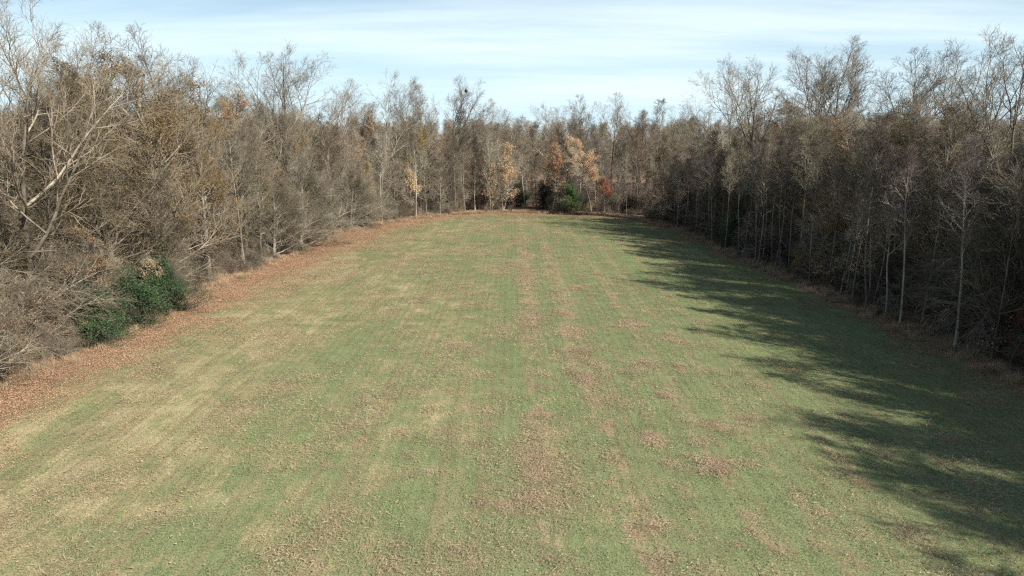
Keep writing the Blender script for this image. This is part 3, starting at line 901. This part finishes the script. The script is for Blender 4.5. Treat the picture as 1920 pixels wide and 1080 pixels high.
# a mistletoe ball in the knobbly tree
mt_tree = next(t for t in TREES if 'carrying a dark' in t['o'].get('label', ''))
mk, mo = K['vase_c'], mt_tree['o']
cv_ = np.empty(len(mk.crown.vertices) * 3, np.float32)
mk.crown.vertices.foreach_get('co', cv_)
cv_ = cv_.reshape(-1, 3)
cand = cv_[(cv_[:, 2] > mk.h * 0.86) & (cv_[:, 2] < mk.h * 0.93)]
ca, sa = math.cos(mo.rotation_euler[2]), math.sin(mo.rotation_euler[2])
wp = np.stack([(cand[:, 0] * ca - cand[:, 1] * sa) * mo.scale[0] + mo.location[0], (cand[:, 0] * sa + cand[:, 1] * ca) * mo.scale[1] + mo.location[1], cand[:, 2] * mo.scale[2] + mo.location[2]], -1)
wp = wp[::7]
mp = wp[np.argmax([(((wp - q) ** 2).sum(1) < 0.5).sum() for q in wp])]
r2 = np.random.default_rng(5)
sp_ = np.zeros((140, 3, 3))
dv = norm(r2.normal(0, 1, (140, 3)))
for q in range(3):
    sp_[:, q] = dv * 0.15 * q * r2.uniform(0.7, 1.1, (140, 1))
bm_, lm_ = Mesh(), Mesh()
bm_.tubes(sp_, np.full((140, 3), 0.008), 3)
leaves_on(r2, lm_, sp_, 900, 0.11, None, 0.05)
ball = link('mistletoe_ball', None)
ball.location = mp
ball['label'] = 'dark green mistletoe ball in the top of a far bare tree'
ball['category'] = 'mistletoe'
link('stems', bm_.build('mistletoe_stems', 'twig_dark'), ball)
link('foliage', lm_.build('mistletoe_foliage', 'leaf_dark'), ball)

# labels: every tree is described by the landmark tree it stands nearest to, in front of or behind
KINDWORD = {'spread': 'low spreading bare tree', 'tall': 'tall twiggy bare tree', 'vase': 'tall bare tree', 'pole': 'slender pale stemmed tree', 'oak': 'brown tinged tree'}
MARKS = [('left', -28, 41, 'tallest tree at left picture edge'), ('left', -27.3, 42.4, 'nearest green shrub'), ('left', -26, 51, 'bright green shrub'), ('left', -29.6, 57, 'rusty brown crown'),
         ('left', -28.6, 63, 'small orange tree'), ('left', -27, 71, 'left edge middle'), ('left', -29, 80, 'brown tinged tree'), ('left', -27.5, 90, 'orange tinged tree'), ('left', -29.5, 98, 'broadest bare crown'),
         ('left', -22.4, 104.5, 'mustard yellow tree'), ('far', -22, 116, 'upswept bare tree'), ('far', -16.6, 115.5, 'pale leaved sapling'), ('far', -12.8, 129, 'mistletoe tree'), ('far', -7, 121, 'far left corner'),
         ('far', -1.8, 126, 'narrow golden tree'), ('far', 2.6, 126, 'track opening'), ('far', 10.2, 121, 'conical green shrub'), ('far', 13.6, 122, 'round golden tree'), ('far', 15.2, 117, 'small red tree'), ('far', 24.4, 119, 'tan tree in far right corner'),
         ('right', 29.3, 108, 'leaning bare tree'), ('right', 27.3, 97, 'right edge far end'), ('right', 30.8, 95, 'leftmost high crown on the right'), ('right', 27.2, 83, 'dark green shrub on the right'), ('right', 34.6, 79, 'dark forked tree'), ('right', 28, 70, 'right edge middle'),
         ('right', 28, 63, 'low orange tree'), ('right', 30.8, 60, 'olive brown tree'), ('right', 31.2, 50, 'pale limbed olive tree'), ('right', 34.6, 54, 'big open bare tree'), ('right', 28.6, 43.6, 'low dark red shrub'), ('right', 29.4, 39, 'dark red shrub at right picture edge')]
WOOD = {'left': 'left wood', 'right': 'right wood', 'far': 'far wood'}
used_labels = set()
for zone, key, start, place in [('left', 'y', 'near end', 'left field edge'), ('right', 'y', 'near end', 'shaded right field edge'), ('far', 'x', 'left', 'far field edge')]:
    for kw in KINDWORD:
        sel = sorted([t for t in TREES if t['zone'] == zone and t['row'] == 0 and t['kind'].startswith(kw) and not (zone == 'right' and t['y'] < 27)], key=lambda t: t[key])
        for i, t in enumerate(sel):
            t['o']['label'] = '%s %s from the %s along the %s' % (ordinal(i), KINDWORD[kw], start, place)
            t['o']['group'] = 'front row trees of the ' + WOOD[zone]
for t in sorted([t for t in TREES if 'label' not in t['o'].keys()], key=lambda t: (t['row'], t['y'])):
    kw = KINDWORD[next(k for k in KINDWORD if t['kind'].startswith(k))]
    z = t['zone']
    if z == 'right' and t['y'] < 27:
        t['o']['label'] = kw + ' of the right wood beside and behind the camera'
        t['o']['group'] = 'trees of the right wood beside the camera'
        continue
    w_ = WOOD[z]
    px = t['x'] / max(t['y'], 1)
    best = None
    for mz, mx_, my_, mn in sorted(MARKS, key=lambda m: (m[1] - t['x']) ** 2 + (m[2] - t['y']) ** 2):
        if mz != z:
            continue
        dpx = px - mx_ / my_
        side = 'just left of' if dpx < -0.012 else ('just right of' if dpx > 0.012 else 'in line with')
        for lb in ('%s at the edge of the %s, %s the %s' % (kw, w_, side, mn), '%s in the front of the %s, %s the %s' % (kw, w_, side, mn)) if t['row'] == 0 else (
                ('%s behind the front row of the %s, %s the %s' % (kw, w_, side, mn), '%s deeper in the %s, %s the %s' % (kw, w_, side, mn)) if t['row'] < 3 else
                ('%s deep in the %s, %s the %s' % (kw, w_, side, mn), '%s far back in the %s, %s the %s' % (kw, w_, side, mn))):
            if lb not in used_labels and len(lb.split()) <= 16:
                best = lb
                break
        if best or (mx_ - t['x']) ** 2 + (my_ - t['y']) ** 2 > 26 ** 2:
            break
    if best is None:
        best = kw + ' deep inside the ' + w_
    else:
        used_labels.add(best)
    t['o']['label'] = best
    t['o']['group'] = ('front row trees of the ' if t['row'] == 0 else 'trees inside the ') + w_


# ------------------------------------------------------------------ ground cover: things nobody could count
def scatter(name, protos, pts, rot, scl, idx, label):
    """one object whose points carry copies of the given meshes"""
    coll = bpy.data.collections.new(name + '_pieces')
    for i, parts in enumerate(protos):
        o = bpy.data.objects.new('%s_piece_%02d' % (name, i), parts)
        coll.objects.link(o)
    me = bpy.data.meshes.new(name)
    n = len(pts)
    me.vertices.add(n)
    me.vertices.foreach_set('co', np.asarray(pts, np.float32).ravel())
    for nm, typ, dom, val, key in (('rot', 'FLOAT_VECTOR', 'POINT', rot, 'vector'), ('scl', 'FLOAT', 'POINT', scl, 'value'), ('idx', 'INT', 'POINT', idx, 'value')):
        a = me.attributes.new(nm, typ, dom)
        a.data.foreach_set(key, np.asarray(val, np.int32 if typ == 'INT' else np.float32).ravel())
    o = link(name, me)
    g = bpy.data.node_groups.new(name + '_scatter', 'GeometryNodeTree')
    g.interface.new_socket('Geometry', in_out='INPUT', socket_type='NodeSocketGeometry')
    g.interface.new_socket('Geometry', in_out='OUTPUT', socket_type='NodeSocketGeometry')
    gi, go = g.nodes.new('NodeGroupInput'), g.nodes.new('NodeGroupOutput')
    ci = g.nodes.new('GeometryNodeCollectionInfo')
    ci.inputs['Collection'].default_value = coll
    ci.inputs['Separate Children'].default_value = True
    ci.inputs['Reset Children'].default_value = True
    ip = g.nodes.new('GeometryNodeInstanceOnPoints')
    ip.inputs['Pick Instance'].default_value = True

    def named(nm, typ):
        a = g.nodes.new('GeometryNodeInputNamedAttribute')
        a.data_type = typ
        a.inputs['Name'].default_value = nm
        return a.outputs['Attribute']
    g.links.new(gi.outputs[0], ip.inputs['Points'])
    g.links.new(ci.outputs[0], ip.inputs['Instance'])
    g.links.new(named('idx', 'INT'), ip.inputs['Instance Index'])
    g.links.new(named('rot', 'FLOAT_VECTOR'), ip.inputs['Rotation'])
    g.links.new(named('scl', 'FLOAT'), ip.inputs['Scale'])
    g.links.new(ip.outputs[0], go.inputs[0])
    md = o.modifiers.new('scatter', 'NODES')
    md.node_group = g
    o['kind'] = 'stuff'
    o['label'] = label
    o['category'] = 'undergrowth' if 'brush' in name or 'undergrowth' in name else ('leaves' if 'leaf' in name else 'grass')
    return o


rng = np.random.default_rng(99)


def blade_patch(seed, n, half, hmin, hmax, w, lean):
    r = np.random.default_rng(seed)
    ms = Mesh()
    p = np.stack([r.uniform(-half, half, n), r.uniform(-half, half, n), np.zeros(n)], -1)
    a = r.uniform(0, 6.283, n)
    hh = r.uniform(hmin, hmax, n)
    tilt = np.clip(r.normal(lean, 0.3, n), 0.1, 1.5)
    d = np.stack([np.cos(a) * np.sin(tilt), np.sin(a) * np.sin(tilt), np.cos(tilt)], -1)
    s = np.stack([-np.sin(a), np.cos(a), np.zeros(n)], -1)
    ww = (w * r.uniform(0.6, 1.4, n))[:, None]
    mid = p + d * (hh * 0.55)[:, None]
    tip = mid + norm(d + np.stack([np.cos(a), np.sin(a), -0.6 + 0 * a], -1) * 0.6) * (hh * 0.45)[:, None]
    v = np.stack([p - s * ww * .5, p + s * ww * .5, mid + s * ww * .4, mid - s * ww * .4, tip], 1)
    b_ = np.arange(n)[:, None] * 5
    ms.add(v, b_ + np.array([[0, 1, 2, 3]]), b_ + np.array([[3, 2, 4]]))
    return ms


def flat_strands(seed, n, rad, lmin, lmax, w, hgt, aniso=0.0):
    """loose strands lying on the turf in a ragged heap"""
    r = np.random.default_rng(seed)
    ms = Mesh()
    q = r.normal(0, rad * 0.5, (n, 2))
    a = r.uniform(0, 6.283, n) if not aniso else r.normal(0, aniso, n)
    L = r.uniform(lmin, lmax, n)
    z = 0.01 + hgt * r.random(n) * np.exp(-(q ** 2).sum(1) / (rad * rad))
    el = r.normal(0.12, 0.22, n)
    d = np.stack([np.cos(a) * np.cos(el), np.sin(a) * np.cos(el), np.sin(el)], -1)
    s = np.stack([-np.sin(a), np.cos(a), r.normal(0, 0.4, n)], -1)
    p = np.stack([q[:, 0], q[:, 1], z], -1)
    mid = p + d * (L * 0.5)[:, None] + r.normal(0, 0.02, (n, 3))
    tip = mid + (d + r.normal(0, 0.2, (n, 3)) - np.array([0, 0, 0.15])) * (L * 0.5)[:, None]
    ww = (w * r.uniform(0.6, 1.4, n))[:, None]
    v = np.stack([p - s * ww * .5, p + s * ww * .5, mid + s * ww * .5, mid - s * ww * .5, tip], 1)
    b_ = np.arange(n)[:, None] * 5
    ms.add(v, b_ + np.array([[0, 1, 2, 3]]), b_ + np.array([[3, 2, 4]]))
    return ms


def leaf_patch(seed, n, half, size):
    r = np.random.default_rng(seed)
    ms = Mesh()
    pos = np.stack([r.uniform(-half, half, n), r.uniform(-half, half, n), r.uniform(0.005, 0.06, n)], -1)
    a = r.uniform(0, 6.283, n)
    el = r.normal(0.0, 0.35, n)
    d = np.stack([np.cos(a) * np.cos(el), np.sin(a) * np.cos(el), np.sin(el)], -1)
    s = norm(np.cross(d, np.array([0, 0, 1.0]) + r.normal(0, 0.35, (n, 3))))
    up = np.cross(s, d)
    L = (size * r.uniform(0.6, 1.3, n))[:, None]
    W = L * 0.33
    v = np.stack([pos, pos + d * L * .5 + s * W + up * W * .5, pos + d * L, pos + d * L * .5 - s * W + up * W * .5], 1)
    b_ = np.arange(n)[:, None] * 4
    ms.add(v, None, np.concatenate([b_ + np.array([[0, 1, 2]]), b_ + np.array([[0, 2, 3]])]))
    return ms


def zrot(n, snap=False):
    z = rng.uniform(0, 6.283, n)
    return np.stack([np.zeros(n), np.zeros(n), z], -1)


def on_ground(x, y, dz=0.0):
    return np.stack([x, y, zfun(x, y) + dz], -1)


# short mown grass over the whole field
gx, gy = np.meshgrid(np.arange(-27, 28, 1.7), np.arange(14, 122, 1.7))
gx, gy = gx.ravel() + rng.uniform(-.3, .3, gx.size), gy.ravel() + rng.uniform(-.3, .3, gx.size)
k_ = (signed(TURFEDGE, gx, gy) > -0.6) & (np.abs(gx) < 0.78 * gy + 4)
gx, gy = gx[k_], gy[k_]
scatter('mown_grass', [blade_patch(200 + i, 1500, 1.05, 0.02, 0.06, 0.014, 0.95).build('grass_patch', 'turf_blades') for i in range(5)],
        on_ground(gx, gy), zrot(len(gx)), rng.uniform(0.9, 1.15, len(gx)), rng.integers(0, 5, len(gx)), 'short mown winter grass covering the field')

# bleached straw lying on the left half and along the middle rows
sx = np.concatenate([rng.uniform(-22, 2, 2600), rng.normal(1.4, 0.7, 260), rng.normal(4.3, 0.8, 260), rng.uniform(4, 22, 420)])
sy = np.concatenate([rng.uniform(15, 112, 2600), rng.uniform(22, 112, 260), rng.uniform(30, 112, 260), rng.uniform(16, 105, 420)])
w_ = np.sin(sx * 0.55 + 1.0) * np.sin(sy * 0.30 + sx * 0.15) + 0.6 * np.sin(sx * 1.1 - sy * 0.5) + rng.normal(0, 0.35, len(sx))
k_ = (signed(TURFEDGE, sx, sy) > 0.3) & (w_ > 0.25)
sx, sy = sx[k_], sy[k_]
scatter('bleached_straw', [flat_strands(220 + i, 260, 1.1, 0.06, 0.20, 0.007, 0.03).build('straw_patch', 'straw') for i in range(4)],
        on_ground(sx, sy, 0.035), zrot(len(sx)), rng.uniform(0.7, 1.5, len(sx)), rng.integers(0, 4, len(sx)), 'bleached straw strewn in patches over the mown grass')

# brown tufts of cut grass in rows
spots = [(1.2, 48.9, 1.4), (4.0, 38.1, 1.5), (4.1, 36.6, 1.3), (1.5, 31.4, 0.7), (8.0, 26.1, 1.0), (8.7, 26.0, 0.8), (8.0, 33.9, 0.7), (1.1, 26.6, 0.7), (-0.4, 22.8, 0.6),
         (10.8, 43.5, 0.8), (8.7, 47.5, 1.2), (5.7, 59.9, 1.5), (2.4, 76.9, 1.4), (9.5, 30, .7), (6.2, 29, .6), (11.5, 31, .6), (4.2, 41.5, 1.2), (4.0, 46, 1.2), (3.8, 51, 1.2), (1.3, 54, 1.1), (7.5, 38.5, .8), (9.6, 38, .7)]
tx, ty, ts = [], [], []
for (a, b_, s_) in spots:
    m_ = 7
    tx += list(a + rng.normal(0, 0.45 * s_, m_))
    ty += list(b_ + rng.normal(0, 0.45 * s_, m_))
    ts += list(rng.uniform(0.6, 1.0, m_) * s_)
for rowx, nn in ((1.3, 90), (4.1, 90), (6.4, 70), (8.4, 90), (10.8, 70), (13.2, 60), (-1.2, 60), (-3.8, 60), (-7, 50), (16, 40), (19, 30)):
    yy = 15 + 100 * rng.random(nn) ** 1.3
    tx += list(rng.normal(rowx, 0.45, nn))
    ty += list(yy)
    ts += list(rng.gamma(2.2, 0.2, nn) + 0.15)
tx, ty, ts = np.array(tx), np.array(ty), np.array(ts)
k_ = signed(TURFEDGE, tx, ty) > 0.5
tx, ty, ts = tx[k_], ty[k_], ts[k_]
ts = np.clip(ts, 0.15, 0.95)
scatter('brown_cuttings', [flat_strands(240 + i, 420, 0.75, 0.05, 0.18, 0.010, 0.10).build('cuttings_patch', 'dead_clump') for i in range(4)],
        on_ground(tx, ty, 0.035), zrot(len(tx)), ts, rng.integers(0, 4, len(tx)), 'brown tufts of cut grass lying in rows across the field')

# fallen leaves: thick along the left edge, thin everywhere
lx, ly = rng.uniform(-29, 29, 9000), rng.uniform(14, 127, 9000)
e_ = signed(TURFEDGE, lx, ly)
o_ = signed(OUT, lx, ly)
p_ = np.where(e_ < -0.3, 0.9, np.clip(0.66 - 0.13 * e_, 0, 1) ** 2.0) * np.where((lx < 0) & (ly < 106), 1.0, 0.35)
k_ = (rng.random(len(lx)) < p_) & (o_ > -2.5)
lx, ly = lx[k_], ly[k_]
scatter('leaf_carpet', [leaf_patch(260 + i, 560, 1.0, 0.062).build('leaf_patch', 'litter') for i in range(4)],
        on_ground(lx, ly), zrot(len(lx)), rng.uniform(0.8, 1.2, len(lx)), rng.integers(0, 4, len(lx)), 'carpet of fallen orange brown leaves along the field edge')
lx, ly = rng.uniform(-25, 27, 3600), rng.uniform(14, 118, 3600)
k_ = (signed(TURFEDGE, lx, ly) > 0) & (rng.random(len(lx)) < 0.75)
lx, ly = lx[k_], ly[k_]
scatter('stray_leaf_litter', [leaf_patch(270 + i, 12, 1.2, 0.075).build('stray_leaves', 'litter') for i in range(4)],
        on_ground(lx, ly, 0.03), zrot(len(lx)), rng.uniform(0.8, 1.3, len(lx)), rng.integers(0, 4, len(lx)), 'single fallen leaves scattered over the grass')

# undergrowth in the woods
def join_kind(k):
    """trunk + crown (+ leaves) of a brush kind as one mesh with its materials"""
    me = bpy.data.meshes.new(k.name)
    import bmesh
    bm = bmesh.new()
    mats = []
    for part in (k.trunk, k.crown, k.foliage):
        if part is None:
            continue
        n0 = len(bm.faces)
        bm.from_mesh(part)
        bm.faces.ensure_lookup_table()
        for f in bm.faces[n0:]:
            f.material_index += len(mats)
        mats += list(part.materials)
    bm.to_mesh(me)
    bm.free()
    for mt in mats:
        me.materials.append(mt)
    return me


brush_meshes = [join_kind(k) for k in BRUSH]
dry = [blade_patch(300 + i, 260, 0.55, 0.35, 0.95, 0.016, 0.35).build('dry_tuft', 'dry_grass') for i in range(3)]
for zone, test, n, lb in (
        ('left', lambda x, y: (x < -6) & (y > 24) & (y < 122) & (x < 0.2 * y - 36 + 22), 5200, 'brown twiggy undergrowth filling the left wood'),
        ('right', lambda x, y: (x > 20) & (y > -22) & (y < 112), 6200, 'dark twiggy undergrowth filling the shaded right wood'),
        ('far', lambda x, y: (np.abs(x - 5) < 32) & (y > 108), 5200, 'brown twiggy undergrowth in the wood beyond the far edge')):
    ux, uy = rng.uniform(-60, 60, n * 6), rng.uniform(-25, 165, n * 6)
    dd = -signed(OUT, ux, uy)
    p_ = np.where(dd < 0.1, 0, np.where(dd < 4, 0.30, np.where(dd < 14, 0.20, np.where(dd < 30, 0.10, 0.0))))
    k_ = (rng.random(len(ux)) < p_) & test(ux, uy) & ~((np.abs(ux - 2.6) < 2.6) & (uy > 118) & (uy < 140))
    ux, uy, dd = ux[k_][:n], uy[k_][:n], dd[k_][:n]
    sc = rng.uniform(0.5, 1.15, len(ux)) * np.clip(0.35 + dd * 0.22, 0.35, 1.0)
    if zone == 'far':
        sc *= np.where(dd < 6, 0.7, 1.0)
    if zone == 'right':
        sc *= np.where(dd < 3, 0.62, 1.7)
    ii = rng.choice(4, len(ux), p=[0.35, 0.25, 0.22, 0.18])
    if zone == 'right':
        ii = rng.choice(4, len(ux), p=[0.25, 0.5, 0.15, 0.10])
    o = scatter('undergrowth_brush', brush_meshes, on_ground(ux, uy, -0.03), zrot(len(ux)), sc, ii, lb)
# the woods go on behind the trees one can tell apart
wx, wy = [], []
cx_, cy_ = rng.uniform(-120, 120, 30000), rng.uniform(0, 230, 30000)
cd_ = -signed(OUT, cx_, cy_)
k_ = (cd_ > 27) & (cd_ < 85) & (np.abs(cx_) < 0.95 * cy_ + 12)
ex_, ey_ = rng.uniform(28, 58, 20000), rng.uniform(-28, 94, 20000)
ed_ = -signed(OUT, ex_, ey_)
e_ = (ed_ > 4.5) & (ed_ < 26)
for xs_, ys_, gap, cap in ((cx_[k_], cy_[k_], 20, 620), (ex_[e_], ey_[e_], 8.0, 1000)):
    for x, y in zip(xs_, ys_):
        if len(wx) < cap and (not wx or ((np.array(wx) - x) ** 2 + (np.array(wy) - y) ** 2).min() > gap):
            wx.append(x)
            wy.append(y)
wx, wy = np.array(wx), np.array(wy)
scatter('woodland_mass', [join_kind(K[k]) for k in ('tall_b', 'tall_c', 'oak_b')], on_ground(wx, wy, -0.05), zrot(len(wx)),
        rng.uniform(0.74, 0.92, len(wx)) * np.where((wx > 26) & (wy < 112), 0.86, 1.0), rng.choice(3, len(wx), p=[.45, .45, .1]), 'unbroken mass of bare woodland receding behind the field edges')
# dry grass fringe
fx, fy = rng.uniform(-31, 33, 60000), rng.uniform(20, 132, 60000)
so = signed(OUT, fx, fy)
k_ = (so < 0.5) & (so > -2.2) & (rng.random(len(fx)) < np.where(fy > 98, 0.50, 0.16))
fx, fy = fx[k_], fy[k_]
scatter('dry_grass_fringe', dry, on_ground(fx, fy, -0.02), zrot(len(fx)), rng.uniform(0.35, 0.85, len(fx)), rng.integers(0, 3, len(fx)),
        'fringe of dry tan grass and weeds along the foot of the woods')
print('TREES', len(TREES), 'TRIS', sum(len(p.vertices) - 2 for m_ in bpy.data.meshes for p in m_.polygons))
